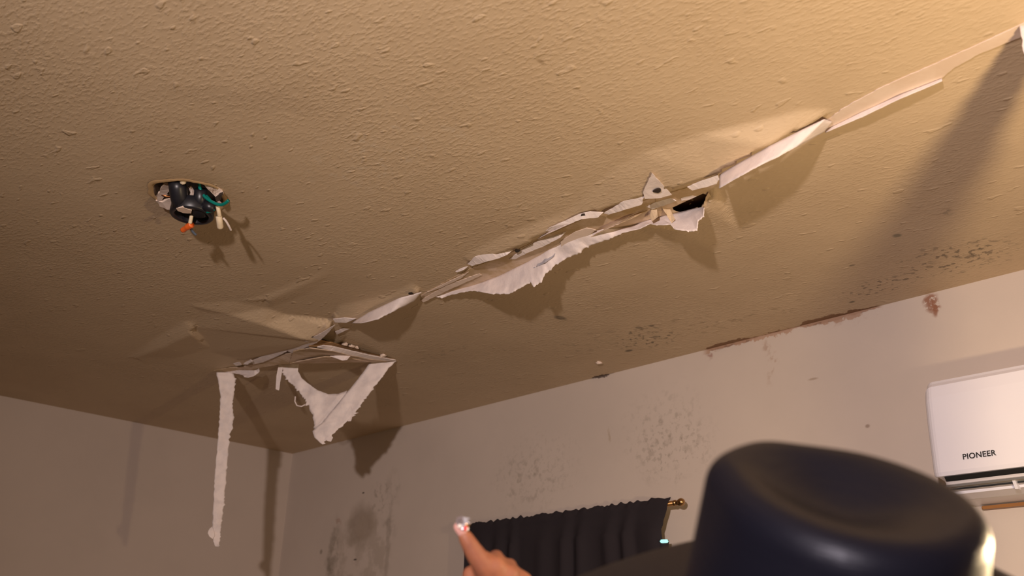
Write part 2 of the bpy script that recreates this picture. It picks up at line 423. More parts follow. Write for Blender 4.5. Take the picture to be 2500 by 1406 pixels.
# pale torn lips
def lip(pts, seed, m=m_paper, name='paint_flake', jag=0.0016):
    o = sheet(name, pts, m, ceiling, 0.0015, jag, seed=seed); return o
lip([(1142, 645, .006), (1160, 627, .006), (1200, 615, .006), (1252, 611, .007), (1238, 622, .016), (1213, 632, .018), (1190, 638, .018), (1152, 649, .012)], 11)
lip([(1312, 584, .008), (1341, 557, .012), (1416, 523, .010), (1440, 517, .010), (1473, 519, .012), (1460, 531, .018), (1420, 535, .018), (1375, 553, .018), (1337, 570, .016)], 12)
lip([(1475, 521, .010), (1522, 492, .014), (1574, 476, .016), (1566, 500, .024), (1522, 513, .022), (1486, 524, .014)], 13)
lip([(1592, 423, .016), (1608, 440, .019), (1623, 457, .020), (1640, 476, .024), (1614, 483, .026), (1574, 486, .024), (1570, 470, .020), (1578, 452, .018)], 14, jag=.001)
lip([(1678, 457, .026), (1715, 440, .026), (1752, 426, .026), (1756, 438, .032), (1750, 449, .034), (1724, 457, .034), (1690, 465, .030)], 15)
lip([(1244, 633, .003), (1271, 611, .003), (1312, 589, .004), (1350, 578, .004), (1383, 566, .004), (1368, 580, .010), (1330, 600, .011), (1284, 619, .010), (1258, 633, .005)], 16)
lip([(1577, 505, .003), (1600, 494, .003), (1636, 484, .003), (1651, 490, .009), (1622, 502, .009), (1592, 511, .006)], 17)
lip([(1662, 484, .003), (1690, 477, .003), (1700, 480, .003), (1684, 487, .004), (1664, 490, .004)], 18)
lip([(1112, 663, .003), (1130, 654, .003), (1142, 651, .004), (1130, 660, .008), (1116, 665, .006)], 19)
lip([(813, 779, .016), (840, 776, .018), (868, 778, .020), (845, 788, .026), (818, 787, .020)], 20)
lip([(1027, 733, .003), (1090, 697, .003), (1170, 668, .003), (1176, 672, .004), (1100, 706, .006), (1034, 738, .006)], 21, m_pink)
lip([(1040, 715, .003), (1090, 690, .003), (1145, 664, .003), (1125, 680, .004), (1075, 703, .004)], 22, m_pink)
lip([(1368, 590, .003), (1405, 566, .003), (1432, 557, .003), (1455, 562, .006), (1430, 577, .006), (1370, 603, .006)], 23, m_pink)
lip([(818, 793, .034), (806, 800, .038), (776, 818, .042), (745, 833, .042), (716, 843, .026), (700, 856, .024), (716, 863, .030), (745, 849, .040), (774, 837, .044), (798, 816, .042)], 24)
lip([(700, 854, .022), (676, 852, .016), (652, 866, .012), (612, 882, .010), (618, 889, .014), (640, 885, .016), (676, 870, .022), (700, 858, .026)], 25)
lip([(600, 884, .012), (612, 878, .014), (617, 882, .020), (604, 890, .020), (594, 889, .014)], 26)
lip([(570, 888, .010), (584, 884, .012), (590, 891, .016), (576, 893, .014)], 27)
lip([(818, 810, .004), (838, 802, .004), (853, 803, .004), (835, 811, .008), (822, 817, .006)], 29)
# yellow torn tip right of the slit
lip([(1730, 470, .004), (1740, 488, .006), (1757, 516, .001), (1735, 508, .010), (1716, 504, .012), (1722, 488, .008)], 30, m_ceil)
# little nail holes
def dot(px, py, rx, ry, drop):
    bm = bmesh.new(); c = cpt(px, py, drop)
    vs = [bm.verts.new(c+Vector((math.cos(a)*rx*(1+.25*math.sin(3*a+px)), math.sin(a)*ry*(1+.2*math.sin(2*a+py)), 0))) for a in [2*math.pi*i/14 for i in range(14)]]
    f = bm.faces.new(vs); e = bmesh.ops.extrude_face_region(bm, geom=[f])
    for v in [g for g in e['geom'] if isinstance(g, bmesh.types.BMVert)]: v.co.z += 0.003
    return obj('nail_hole', bm, m_hole, ceiling)
dot(1605, 467, .009, .009, .0245); dot(1263, 613, .008, .006, .010); dot(1003, 717, .007, .006, .016); dot(1424, 526, .006, .004, .0135); dot(763, 825, .009, .007, .042)
# fold and bits inside the channel, by the slit
sheet('torn_paper_fold', [(1617, 508, .004), (1636, 512, .004), (1648, 536, .030), (1640, 545, .036), (1630, 530, .022)], m_ceil, ceiling, seed=41)
sheet('torn_paper_fold', [(1590, 512, .004), (1604, 510, .004), (1606, 530, .022), (1592, 540, .026), (1586, 530, .016)], m_ceil, ceiling, seed=42)
sheet('torn_paper_fold', [(1430, 585, .006), (1500, 548, .006), (1560, 520, .006), (1580, 514, .006), (1540, 535, .020), (1480, 560, .018)], m_plaster_shaded, ceiling, seed=43)
# attic framing seen through the slit: dark joist
bm = bmesh.new(); c = cpt(1690, 490); box(bm, (c.x-0.45, c.y-0.10, CEIL+0.025), (c.x+0.35, c.y+0.35, CEIL+0.13)); joist = obj('joist', bm, m_dark, ceiling)

# ---- hanging things
YS = 1.412*K
# long central flap
fl_b = [(1066, 725), (1082, 725), (1126, 714), (1156, 709), (1192, 717), (1218, 718), (1244, 718), (1266, 706), (1296, 688), (1302, 700), (1322, 688), (1330, 671), (1354, 649), (1385, 629), (1416, 616),
        (1434, 601), (1464, 592), (1500, 579), (1522, 568), (1561, 559), (1588, 546), (1605, 550), (1640, 548), (1647, 560), (1680, 565), (1702, 563), (1704, 541), (1718, 528), (1719, 508)]
fl_t = [(1064, 723), (1080, 718), (1120, 706), (1150, 698), (1180, 688), (1206, 678), (1230, 668), (1250, 658), (1280, 643), (1290, 638), (1305, 630), (1320, 622), (1340, 610), (1368, 597), (1392, 585),
        (1412, 575), (1440, 566), (1470, 559), (1495, 558), (1535, 554), (1564, 544), (1580, 538), (1605, 532), (1622, 526), (1655, 519), (1676, 514), (1690, 510), (1703, 507), (1717, 505)]
A = [cpt(x, y, .001) for x, y in fl_t]; B = []
for (x, y), a in zip(fl_b, A):
    b = ypt(x, y, min(YS, 1e9)); 
    if b.z > a.z-0.002: b = cpt(x, y, 0.004)
    B.append(b)
def dens(A, B, k):
    a2, b2 = [], []
    for i in range(len(A)-1):
        for q in range(k):
            a2.append(A[i].lerp(A[i+1], q/k)); b2.append(B[i].lerp(B[i+1], q/k))
    return a2+[A[-1]], b2+[B[-1]]
A, B = dens(A, B, 8)
flap = ribbon('peeled_paper_flap', A, B, m_paper, rows=10, match=True, jagB=0.003, wrinkle=0.010, seed=2, tatter=0.010)
tag(flap, 'long ragged white paper flap curling down from middle of the ceiling seam', 'peeling paper')
m_fold_shade = mat('fold_shade_paper', (0.44, 0.42, 0.45), 0.8)  # grey colour stands for the fold's shading as it turns from the key
sheet('paper_fold', [(1250, 668, .002), (1290, 647, .002), (1330, 622, .003), (1362, 608, .003), (1352, 626, .020), (1330, 642, .030), (1300, 656, .026), (1270, 665, .014)], m_fold_shade, ceiling, seed=44)
# right flap under the seam
def hang(name, tp_, bt_, label, seed, Y=None, d=None, m=m_paper, **kw):
    A = [cpt(*p) for p in tp_]; B = [cpt(*p) for p in bt_]
    A, B = dens(A, B, 8)
    o = ribbon(name, A, B, m, rows=6, match=True, seed=seed, **kw)
    if label: tag(o, label, 'peeling paper')
    return o
hang('peeled_paper_flap', [(1757, 426, .026), (1800, 400, .028), (1880, 356, .030), (1960, 316, .020), (2012, 291, .012), (2032, 297, .004)],
     [(1756, 460, .075), (1802, 433, .075), (1850, 407, .070), (1902, 382, .062), (1942, 360, .050), (2012, 321, .012)],
     'smooth pale paper flap hanging along the seam, right of the dark slit', 5, jagB=0.002, wrinkle=0.004)
hang('tape_edge', [(2016, 318, .003), (2100, 276, .003), (2200, 231, .003), (2300, 192, .003)], [(2014, 324, .010), (2105, 286, .014), (2200, 240, .014), (2300, 198, .010)],
     'thin curled white tape edge at the far right end of seam', 6, jagB=0.001, wrinkle=0.002)
# flap left of the long one
hang('peeled_paper_flap', [(857, 789, .018), (901, 762, .020), (976, 727, .016), (1029, 713, .012)],
     [(881, 789, .055), (918, 781, .060), (958, 762, .050), (1011, 734, .018)],
     'short pale paper flap on the seam between the long flap and hanging triangle', 8, jagB=0.004, wrinkle=0.005, tatter=0.003)

# sagging broken drywall corner above the triangle
Pa, Pb = (756, 846, .045), (966, 880, .004)
sheetD = sheet('broken_edge_and_gap', [(754, 846, .046), (778, 832, .03), (808, 837, .03), (852, 853, .022), (905, 866, .014), (966, 880, .004), (940, 876, .008), (880, 866, .016), (810, 848, .034)], m_brown, ceiling, thick=0.004, seed=50)
sheet('broken_edge_and_gap', [(774, 848, .044), (790, 844, .040), (810, 846, .036), (852, 856, .028), (905, 868, .018), (966, 880, .006), (944, 882, .010), (900, 876, .022), (852, 866, .034), (810, 856, .044)], m_paper, ceiling, thick=0.003, seed=51)
sheet('broken_edge_and_gap', [(716, 858, .034), (756, 850, .046), (810, 857, .045), (852, 867, .035), (900, 877, .023), (944, 882, .011), (906, 884, .016), (860, 876, .030), (830, 871, .036), (790, 872, .042), (760, 877, .042), (724, 884, .036), (706, 888, .03)], m_plaster_shaded, ceiling, thick=0.003, seed=52)
sheet('broken_edge_and_gap', [(806, 870, .040), (830, 869, .038), (855, 870, .036), (848, 878, .05), (836, 880, .052), (822, 875, .046)], m_paper, ceiling, seed=53)
sheet('broken_edge_and_gap', [(776, 832, .006), (790, 829, .006), (808, 836, .010), (800, 839, .012), (782, 835, .012)], m_hole, ceiling, seed=54)  # black sheet painted for the darkness of the open gap
sheet('broken_edge_and_gap', [(522, 905, .002), (560, 898, .004), (590, 896, .006), (640, 884, .010), (690, 866, .020), (712, 862, .03), (706, 888, .03), (680, 890, .02), (632, 898, .012), (590, 908, .008), (560, 910, .006)], m_plaster_shaded, ceiling, thick=0.002, seed=55)
for i, (px, py, dr) in enumerate(((842, 841, .012), (858, 846, .012), (868, 849, .010), (934, 868, .006), (1462, 885, .002))):
    bm = bmesh.new(); bmesh.ops.create_icosphere(bm, subdivisions=2, radius=1)
    c = cpt(px, py, dr)
    for v in bm.verts: v.co = c + Vector((v.co.x*.012, v.co.y*.010, v.co.z*.006))*(1+0.5*noise.noise(v.co*2+Vector((i*5, 0, 0))))
    obj('plaster_crumb', bm, m_pink, ceiling)

# hanging triangle of joint tape
A0 = Vector((-2.60*K, 1.46*K, CEIL)); B0 = Vector((-2.31*K, 1.655*K, CEIL))
nT = (B0-A0).cross(EZ).normalized()
def tq(x, y): return ppt(x, y, A0, nT)
tri = thing('hanging_tape_loop', 'white torn tape hanging in a V-shaped loop below the ceiling seam', 'peeling paper', tq(820, 885))
# right arm: (upper-left edge, lower-right edge)
la = [(906, 881), (885, 911), (860, 943), (843, 962), (825, 985), (806, 1008), (786, 1032), (768, 1047), (763, 1052), (768, 1068), (783, 1082)]
ra = [(966, 881), (945, 904), (929, 926), (908, 951), (889, 976), (876, 994), (866, 1010), (846, 1030), (825, 1048), (806, 1066), (786, 1084)]
A = [tq(*p) for p in la]; B = [tq(*p) for p in ra]; A, B = dens(A, B, 7)
ribbon('tape_arm', A, B, m_paper, rows=8, match=True, jagA=0.001, jagB=0.005, wrinkle=0.010, seed=21, tatter=0.022).parent = None
o1 = bpy.data.objects['tape_arm']; adopt(o1, tri)
ul = [(727, 884), (726, 905), (735, 922), (752, 936), (775, 952), (800, 961), (825, 960), (846, 952), (830, 985)]
ll = [(680, 889), (694, 916), (712, 938), (735, 962), (750, 985), (760, 1010), (766, 1036), (766, 1046), (790, 1030)]
A = [tq(*p) - nT*0.006 for p in ul]; B = [tq(*p) - nT*0.006 for p in ll]; A, B = dens(A, B, 9)
o2 = ribbon('tape_web', A, B, m_paper, rows=10, match=True, jagA=0.001, jagB=0.006, wrinkle=0.014, seed=31, tatter=0.022); adopt(o2, tri)
def pl(pts, seed, name='paper_shred', m=m_paper):
    o = sheet(name, [(a, b) for a, b in pts], m, None, 0.0015, 0.0016, pf=lambda x, y: tq(x, y)+nT*0.0, seed=seed); adopt(o, tri)
pl([(681, 888), (676, 912), (673, 950), (681, 953), (684, 930), (686, 912), (692, 895)], 61)
pl([(857, 990), (862, 1010), (857, 1028), (846, 1028), (838, 1022), (846, 1008)], 62)
pl([(808, 1062), (813, 1068), (808, 1078), (797, 1075), (796, 1068)], 63)
bm = bmesh.new()
tube(bm, [tq(*p) for p in ((721, 968), (720, 980), (725, 990), (736, 992), (745, 988))], 0.0022, 6); adopt(obj('paper_thread', bm, m_paper), tri)

# long straight strip hanging at the left end
SA = Vector((-2.79*K, 1.38*K, CEIL)); nS = Vector((SA.x, SA.y, 0)).normalized()
def sq(x, y): return ppt(x, y, SA, nS)
sl = [(528, 909), (532, 930), (538, 965), (537, 1000), (536, 1020), (534, 1036), (533, 1060), (529, 1110), (524, 1160), (522, 1215), (520, 1240), (519, 1275), (519, 1300), (520, 1320), (526, 1334)]
sr = [(568, 909), (575, 930), (572, 960), (567, 985), (570, 1010), (568, 1045), (560, 1060), (557, 1110), (552, 1160), (548, 1210), (546, 1240), (541, 1275), (538, 1300), (536, 1320), (533, 1335)]
A = [sq(*p) for p in sl]; B = [sq(*p) for p in sr]; A, B = dens(A, B, 8)
st = ribbon('hanging_tape_strip', A, B, m_paper, rows=8, match=True, jagA=0.003, jagB=0.003, wrinkle=0.010, seed=41, tatter=0.010)
tag(st, 'long narrow strip of torn drywall tape hanging straight down, leftmost of all', 'peeling paper')
fr = sheet('paper_fragment', [(512, 1290), (518, 1286), (522, 1296), (524, 1308), (519, 1316), (511, 1310), (507, 1302)], m_paper, None, 0.002, 0.003, pf=lambda x, y: sq(x, y)-nS*0.006, seed=71)
adopt(fr, st)
fr = sheet('paper_fragment', [(550, 908, .004), (590, 905, .010), (612, 911, .03), (632, 900, .024), (634, 906, .03), (620, 918, .045), (605, 922, .05), (596, 920, .045), (590, 914, .03), (575, 912, .015)], m_paper, None, 0.002, 0.004, seed=72)
tag(fr, 'small crumpled scrap of white paper at the top of the long hanging strip', 'peeling paper')
# strip dangling at the right edge, mostly out of the picture
RA = cpt(2530, 58); r_ = Vector((0.77, 0.64, 0))
o = ribbon('hanging_tape_strip', [RA-r_*.026-EZ*d for d in (0, .2, .45, .7, .9)], [RA+r_*.026-EZ*d for d in (0, .2, .45, .7, .9)], m_paper, n=90, rows=6, seed=81, jagA=.004, jagB=.005, wrinkle=0.012, tatter=.012)
tag(o, 'long torn tape strip hanging from the far right end of the seam', 'peeling paper')

# ------------------------------------------------------------------ gutted recessed light
m_blk = mat('black_plastic', (0.012, 0.012, 0.016), 0.38); m_can = mat('torn_board', (0.55, 0.43, 0.34), 0.85); tk = NT(m_can)
tk.l(tk.mix(tk.ramp(tk.noise(38, 4, 0.7), 0.42, 0.6), (0.68, 0.56, 0.48), (0.20, 0.12, 0.07)), tk.b.inputs['Base Color'])
m_rim = mat('stained_paper_rim', (0.52, 0.35, 0.18), 0.7)
m_green = mat('green_wire', (0.0, 0.16, 0.13), 0.4); m_white = mat('cream_connector', (0.72, 0.60, 0.42), 0.45)
m_orange = mat('orange_plastic', (0.75, 0.13, 0.02), 0.4); m_copper = mat('copper', (0.5, 0.2, 0.08), 0.35, 1.0); m_greyw = mat('blue_grey_wire', (0.10, 0.13, 0.18), 0.5)
m_whitew = mat('white_wire', (0.60, 0.52, 0.48), 0.5)
rl = thing('recessed_light', 'gutted round ceiling light hole with black ring and dangling wires', 'light fixture', HOLE)
def rp(name, bm, m, smooth=True): return adopt(obj(name, bm, m, None, smooth), rl)
# rim of torn paper
bm = bmesh.new(); N = 72; rings = []
for rr, dz in ((0, 0), (0.006, .003), (0.013, .0005)):
    ring = []
    for i in range(N):
        a = 2*math.pi*i/N; hr = HR*(1+0.05*math.sin(3*a+1)+0.03*math.sin(7*a))
        e = rr*(1+0.45*noise.noise(Vector((math.cos(a)*3, math.sin(a)*3, rr*50))))
        ring.append(bm.verts.new((HOLE.x+math.cos(a)*(hr-0.003+e), HOLE.y+math.sin(a)*(hr-0.003+e), CEIL-dz-0.002*(rr > 0)*abs(noise.noise(Vector((a*6, 0, 1))))-0.0005)))
    rings.append(ring)
for P_, Q_ in zip(rings, rings[1:]):
    for i in range(N): bm.faces.new((P_[i], P_[(i+1) % N], Q_[(i+1) % N], Q_[i]))
rp('paper_rim', bm, m_rim)
# inside wall of the opening (board edge and housing)
bm = bmesh.new(); rings = []
for q, (f, dz) in enumerate(((0.985, 0.0), (0.95, 0.012), (1.0, 0.03), (1.02, 0.09), (0.95, 0.14))):
    rings.append([bm.verts.new((HOLE.x+math.cos(2*math.pi*i/N)*HR*(1+0.05*math.sin(6*math.pi*i/N+1)+0.03*math.sin(14*math.pi*i/N))*f*(1+.04*noise.noise(Vector((i*.7, q*2, 0)))),
                                HOLE.y+math.sin(2*math.pi*i/N)*HR*(1+0.05*math.sin(6*math.pi*i/N+1)+0.03*math.sin(14*math.pi*i/N))*f, CEIL+dz)) for i in range(N)])
for P_, Q_ in zip(rings, rings[1:]):
    for i in range(N): bm.faces.new((P_[i], P_[(i+1) % N], Q_[(i+1) % N], Q_[i]))
bm.faces.new(rings[-1])
rp('housing', bm, m_can)
def rpt(x, y, drop): return cpt(x, y, drop)
# torn board scraps inside
def scrap(pts, m, seed, name='torn_board_scrap'):
    adopt(sheet(name, pts, m, None, 0.006, 0.003, seed=seed), rl)
scrap([(384, 478, .004), (398, 452, .0), (416, 440, -.004), (424, 448, -.006), (410, 470, .0), (396, 488, .006), (384, 492, .008)], m_pink, 91)
scrap([(380, 490, .006), (396, 494, .010), (420, 484, .006), (426, 512, .014), (408, 512, .016), (390, 504, .010)], m_pink, 92)
scrap([(496, 442, -.004), (520, 450, -.002), (540, 466, .004), (546, 478, .012), (528, 482, .014), (514, 468, .006), (502, 456, .0)], m_can, 93)
scrap([(436, 434, -.006), (470, 435, -.006), (500, 441, -.004), (498, 446, -.002), (470, 441, -.004), (436, 440, -.004)], m_pink, 94)
scrap([(524, 480, .012), (544, 474, .014), (540, 486, .020), (528, 492, .022)], m_hole, 95, 'dark_gap')
scrap([(430, 509, .047), (446, 506, .047), (468, 514, .047), (466, 521, .047), (447, 520, .047), (434, 515, .047)], m_pink, 96)
# dark inner plate
bm = bmesh.new()
vs = [bm.verts.new(rpt(a, b, -.02)) for a, b in ((418, 436), (500, 442), (520, 470), (530, 495), (505, 525), (470, 530), (432, 515), (420, 480))]
f = bm.faces.new(vs); e = bmesh.ops.extrude_face_region(bm, geom=[f])
for v in [g for g in e['geom'] if isinstance(g, bmesh.types.BMVert)]: v.co.z += 0.03
rp('junction_plate', bm, m_blk, False)
# black bars
bm = bmesh.new(); tube(bm, [rpt(430, 440, -.012), rpt(434, 458, .004), rpt(437, 480, .018), rpt(441, 502, .034)], [.019, .020, .020, .018], 20); rp('black_sleeve', bm, m_blk)
bm = bmesh.new(); tube(bm, [rpt(490, 462, .0), rpt(489, 490, .020), rpt(486, 524, .042)], [.014, .0165, .0165], 20); rp('black_sleeve', bm, m_blk)
bm = bmesh.new(); tube(bm, [rpt(500, 500, .03), rpt(518, 508, .036), rpt(526, 514, .04)], [.014, .012, .006], 16); rp('black_clip', bm, m_blk)
# black ring hanging below the hole
rc = rpt(470, 513, .030); bm = bmesh.new(); N2 = 48
ringr = .047
prof = ((ringr, .016), (ringr+.002, .013), (ringr+.003, -.012), (ringr, -.016), (ringr-.007, -.016), (ringr-.009, -.012), (ringr-.007, .016))
V = [[bm.verts.new(rc+Vector((math.cos(2*math.pi*i/N2)*r_, math.sin(2*math.pi*i/N2)*r_, z_))) for r_, z_ in prof] for i in range(N2)]
for i in range(N2):
    for j in range(len(prof)): bm.faces.new((V[i][j], V[(i+1) % N2][j], V[(i+1) % N2][(j+1) % len(prof)], V[i][(j+1) % len(prof)]))
rp('trim_ring', bm, m_blk)
# wires
def wire(name, pts, r_, m):
    P0 = [rpt(*p) for p in pts]; P1 = []
    n = len(P0)
    for i in range(n-1):
        a, b, c, d = P0[max(0, i-1)], P0[i], P0[i+1], P0[min(n-1, i+2)]
        for q in range(6):
            u = q/6; P1.append(0.5*((2*b)+(c-a)*u+(2*a-5*b+4*c-d)*u*u+(3*b-3*c+d-a)*u*u*u))
    P1.append(P0[-1]); bm = bmesh.new(); tube(bm, P1, r_, 10); return rp(name, bm, m)
wire('green_wire', [(486, 446, -.01), (489, 462, .0), (500, 480, .018), (520, 494, .034), (538, 500, .042), (550, 496, .042), (558, 489, .038)], .0038, m_green)
wire('green_wire', [(490, 466, .0), (500, 476, .01), (512, 488, .02)], .004, m_green)
wire('green_wire', [(505, 518, .044), (514, 516, .044), (524, 511, .04)], .003, m_green)
wire('cream_wire', [(474, 486, .0), (473, 505, .02), (468, 525, .04), (464, 545, .056)], .0045, m_white)
wire('cream_connector', [(531, 502, .034), (534, 516, .044), (536, 527, .050)], .0048, m_white)
wire('cream_connector', [(534, 528, .050), (536, 540, .058), (538, 556, .066)], [.0075]*12+[.006], m_white)
wire('white_wire', [(545, 532, .05), (552, 540, .055), (559, 552, .062), (564, 562, .066)], .0026, m_whitew)
wire('orange_wire_nut', [(468, 548, .058), (458, 554, .060), (446, 562, .062)], [.0078]*7+[.0066]*6, m_orange)
wire('blue_grey_wire', [(466, 558, .060), (472, 567, .064), (478, 573, .066)], .003, m_greyw)
wire('copper_wire', [(392, 474, .0), (402, 478, .004), (414, 480, .004), (422, 482, .004)], .0025, m_copper)
wire('cream_wire', [(446, 438, -.004), (447, 446, .0)], .007, m_white)
wire('copper_wire', [(462, 455, -.01), (470, 470, .0), (463, 486, .01), (478, 474, .004)], .005, m_can)

# ------------------------------------------------------------------ curtain and rod
m_brass = mat('brass', (0.45, 0.27, 0.12), 0.25, 1.0)
YC = YB - 0.075
rodL, rodR = ypt(1133, 1288, YC), ypt(1640, 1235, YC)
zr = (rodL.z+rodR.z)/2
cr = thing('curtain_rod', 'brass curtain rod with ball ends above the dark curtain', 'curtain rod', Vector((rodL.x, YB, zr)))
bm = bmesh.new(); tube(bm, [(rodL.x, YC, zr), (rodR.x+0.015, YC, zr)], 0.008, 16); adopt(obj('rod', bm, m_brass, None, True), cr)
for sx, xx in ((1, rodR.x+0.01), (-1, rodL.x)):
    bm = bmesh.new()
    tube(bm, [(xx+sx*d, YC, zr) for d in (0, .006, .007, .012, .016, .021, .028, .034, .038, .040)], [.009, .009, .007, .007, .009, .0115, .0125, .010, .005, .001], 24)
    adopt(obj('finial', bm, m_brass, None, True), cr)
    bm = bmesh.new(); tube(bm, [(xx-sx*0.22, YC+0.004, zr-0.006), (xx-sx*0.22, YB-0.006, zr-0.006)], .005, 10); box(bm, (xx-sx*0.22-.012, YB-.006, zr-.03), (xx-sx*0.22+.012, YB, zr+.02))
    adopt(obj('bracket', bm, m_brass), cr)
m_cur = mat('dark_curtain', (0.030, 0.025, 0.029), 0.9); tq_ = NT(m_cur); tq_.bump(tq_.noise(500, 2), 0.2, 0.0008)
m_cur.node_tree.nodes['Principled BSDF'].inputs['Specular IOR Level'].default_value = 0.1
xl, xr = ypt(1142, 1300, YC).x, ypt(1644, 1240, YC).x
cuts = ypt(1620, 1300, YC).x
bm = bmesh.new(); NXC, NZC = 420, 60; G = []
zt = zr+0.017; zb = 0.95
for j in range(NZC+1):
    f = (j/NZC)**1.5; z = zt-(zt-zb)*f; row = []
    dz = zt-z
    for i in range(NXC+1):
        u = i/NXC
        xe = xr if dz < 0.01 else (xr+(cuts-xr)*min(1, (dz/0.09))) if dz < 0.10 else cuts+0.012*min(1, (dz-.1)/.1)
        x = xl+(xe-xl)*u
        nz = noise.noise(Vector((u*11, dz*1.2, 0)))
        ph = u*2*math.pi*9+5*noise.noise(Vector((u*5, 2, 0)))+1.2*nz
        amp = 0.003+0.010*max(0, min(1, (dz-0.04)/0.08))
        gate = 0.55+0.45*noise.noise(Vector((u*9, 4, 0)))
        y = math.sin(ph)*amp*gate+0.012*noise.noise(Vector((u*6, dz*2, 7)))*min(1, dz*6)
        if dz < 0.055:    # rod pocket bulge wraps the rod
            y -= 0.006*max(0, 1-abs(dz-0.017)/0.02)
        if dz > 0.075 and dz < 0.082: y += 0.004
        zz = z + (0.006*noise.noise(Vector((u*60, 1, 0)))+0.003*math.sin(ph*2)) * (1 if dz < 0.02 else 0.2)
        row.append(bm.verts.new((x, YC-0.012+y, zz)))
    G.append(row)
for j in range(NZC):
    for i in range(NXC): bm.faces.new((G[j][i], G[j][i+1], G[j+1][i+1], G[j+1][i]))
cu = obj('curtain', bm, m_cur, None, True)
md = cu.modifiers.new('thickness', 'SOLIDIFY'); md.thickness = 0.002; md.offset = 0
tag(cu, 'dark charcoal pleated curtain hanging from the rod on the stained wall', 'curtain')
m_glow_cyan = mat('cyan_glow', (0.2, 0.8, 0.75), 0.4); b_ = m_glow_cyan.node_tree.nodes['Principled BSDF']; b_.inputs['Emission Color'].default_value = (0.5, 1.0, 0.95, 1); b_.inputs['Emission Strength'].default_value = 0.9
m_glow_green = mat('green_glow', (0.02, 0.2, 0.1), 0.4); b_ = m_glow_green.node_tree.nodes['Principled BSDF']; b_.inputs['Emission Color'].default_value = (0.05, 0.35, 0.2, 1); b_.inputs['Emission Strength'].default_value = 0.35
pc_ = ypt(1620, 1321, YC-0.03)
il = thing('curtain_edge_glow', 'tiny glowing cyan light at the right edge of the dark curtain', 'light', pc_)  # source of the cyan and green glints unknown; drawn as small glowing boxes
bm = bmesh.new(); box(bm, (pc_.x-.0105, pc_.y-.004, pc_.z-.0045), (pc_.x+.0105, pc_.y+.010, pc_.z+.0045)); bmesh.ops.bevel(bm, geom=bm.edges[:], offset=.003, segments=2); adopt(obj('lens', bm, m_glow_cyan), il)
p2_ = ypt(1618, 1355, YC-0.03)
bm = bmesh.new(); box(bm, (p2_.x-.010, p2_.y-.003, p2_.z-.002), (p2_.x+.010, p2_.y+.010, p2_.z+.002)); adopt(obj('lens', bm, m_glow_green), il)
bm = bmesh.new(); box(bm, (pc_.x-.016, pc_.y+.008, p2_.z-.004), (pc_.x-.002, YC-0.002, pc_.z+.006)); adopt(obj('glow_backing', bm, m_cur), il)

# ------------------------------------------------------------------ wall air conditioner
m_ac = mat('white_plastic', (0.80, 0.78, 0.84), 0.34); m_ac2 = mat('grey_white_plastic', (0.58, 0.55, 0.56), 0.45)
m_blackp = mat('black_gap', (0.01, 0.01, 0.01), 0.6); m_chr = mat('silver_trim', (0.75, 0.75, 0.76), 0.25, 0.8)
YA = YB - 0.215
xL = ypt(2252, 1000, YA).x; xR = xL+0.82
zT = ypt(2490, 880, YA).z; zP = ypt(2480, 1141, YA).z; zB = ypt(2480, 1200, YA+0.07).z
zc1 = ypt(2480, 1163, YA).z
ac = thing('air_conditioner', 'white wall-mounted air conditioner at the right edge above brown strip', 'air conditioner', Vector(((xL+xR)/2, YB, zB)))
def extr(name, prof, x0, x1, m, taper=0.0, rnd=0.0, smooth=False):
    """prof: (y,z) closed outline; rounded ends by shrinking the outermost slices"""
    bm = bmesh.new(); rings = []
    cy = sum(p[0] for p in prof)/len(prof); cz = sum(p[1] for p in prof)/len(prof)
    xsl = [(x0, 1)] + [(x1, 1)] if not rnd else \
        [(x0+rnd*(1-math.sin(a)), math.cos(a)) for a in [math.pi/2*(1-i/6) for i in range(7)]] + [(x1-rnd*(1-math.sin(a)), math.cos(a)) for a in [math.pi/2*i/6 for i in range(7)]]
    for x, f in xsl:
        k_ = 1 if not rnd else None
        ring = []
        for (y, z) in prof:
            if rnd:
                dd = min(x-x0, x1-x); ins = rnd-math.sqrt(max(0, rnd*rnd-(rnd-min(rnd, dd))**2))
                yy = min(YB, y+ins) if y < YB-0.001 else y
                zz = z-ins*(1 if z > cz else -0.3)
            else: yy, zz = y, z
            ring.append(bm.verts.new((x, yy, zz)))
        rings.append(ring)
    n = len(prof)
    for P_, Q_ in zip(rings, rings[1:]):
        for i in range(n): bm.faces.new((P_[i], P_[(i+1) % n], Q_[(i+1) % n], Q_[i]))
    bm.faces.new(rings[0]); bm.faces.new(rings[-1][::-1])
    bmesh.ops.remove_doubles(bm, verts=bm.verts, dist=1e-5)
    o = obj(name, bm, m, None, smooth); adopt(o, ac); return o
H_ = zT-zB
extr('body', [(YB, zT), (YA+0.05, zT), (YA+0.018, zT-0.006), (YA+0.008, zT-0.02), (YA+0.008, zP+0.004), (YA+0.05, zP-0.002), (YA+0.10, zB+0.012), (YA+0.11, zB), (YB, zB)], xL+0.002, xR-0.002, m_ac, rnd=0.022)
extr('front_panel', [(YA+0.035, zT-0.004), (YA+0.018, zT-0.008), (YA+0.004, zT-0.022), (YA, zT-0.05), (YA-0.002, (zT+zP)/2), (YA, zP+0.01), (YA+0.003, zP+0.001), (YA+0.012, zP), (YA+0.012, zT-0.03)], xL, xR, m_ac, rnd=0.026)
extr('outlet_gap', [(YA+0.006, zP-0.0005), (YA+0.06, zP-0.0005), (YA+0.06, zP-0.012), (YA+0.014, zP-0.010)], xL+0.03, xR-0.03, m_blackp)
extr('louver', [(YA+0.010, zP-0.012), (YA+0.050, zP-0.012), (YA+0.055, zP-0.030), (YA+0.016, zc1-0.002)], xL+0.03, xR-0.03, m_ac2)
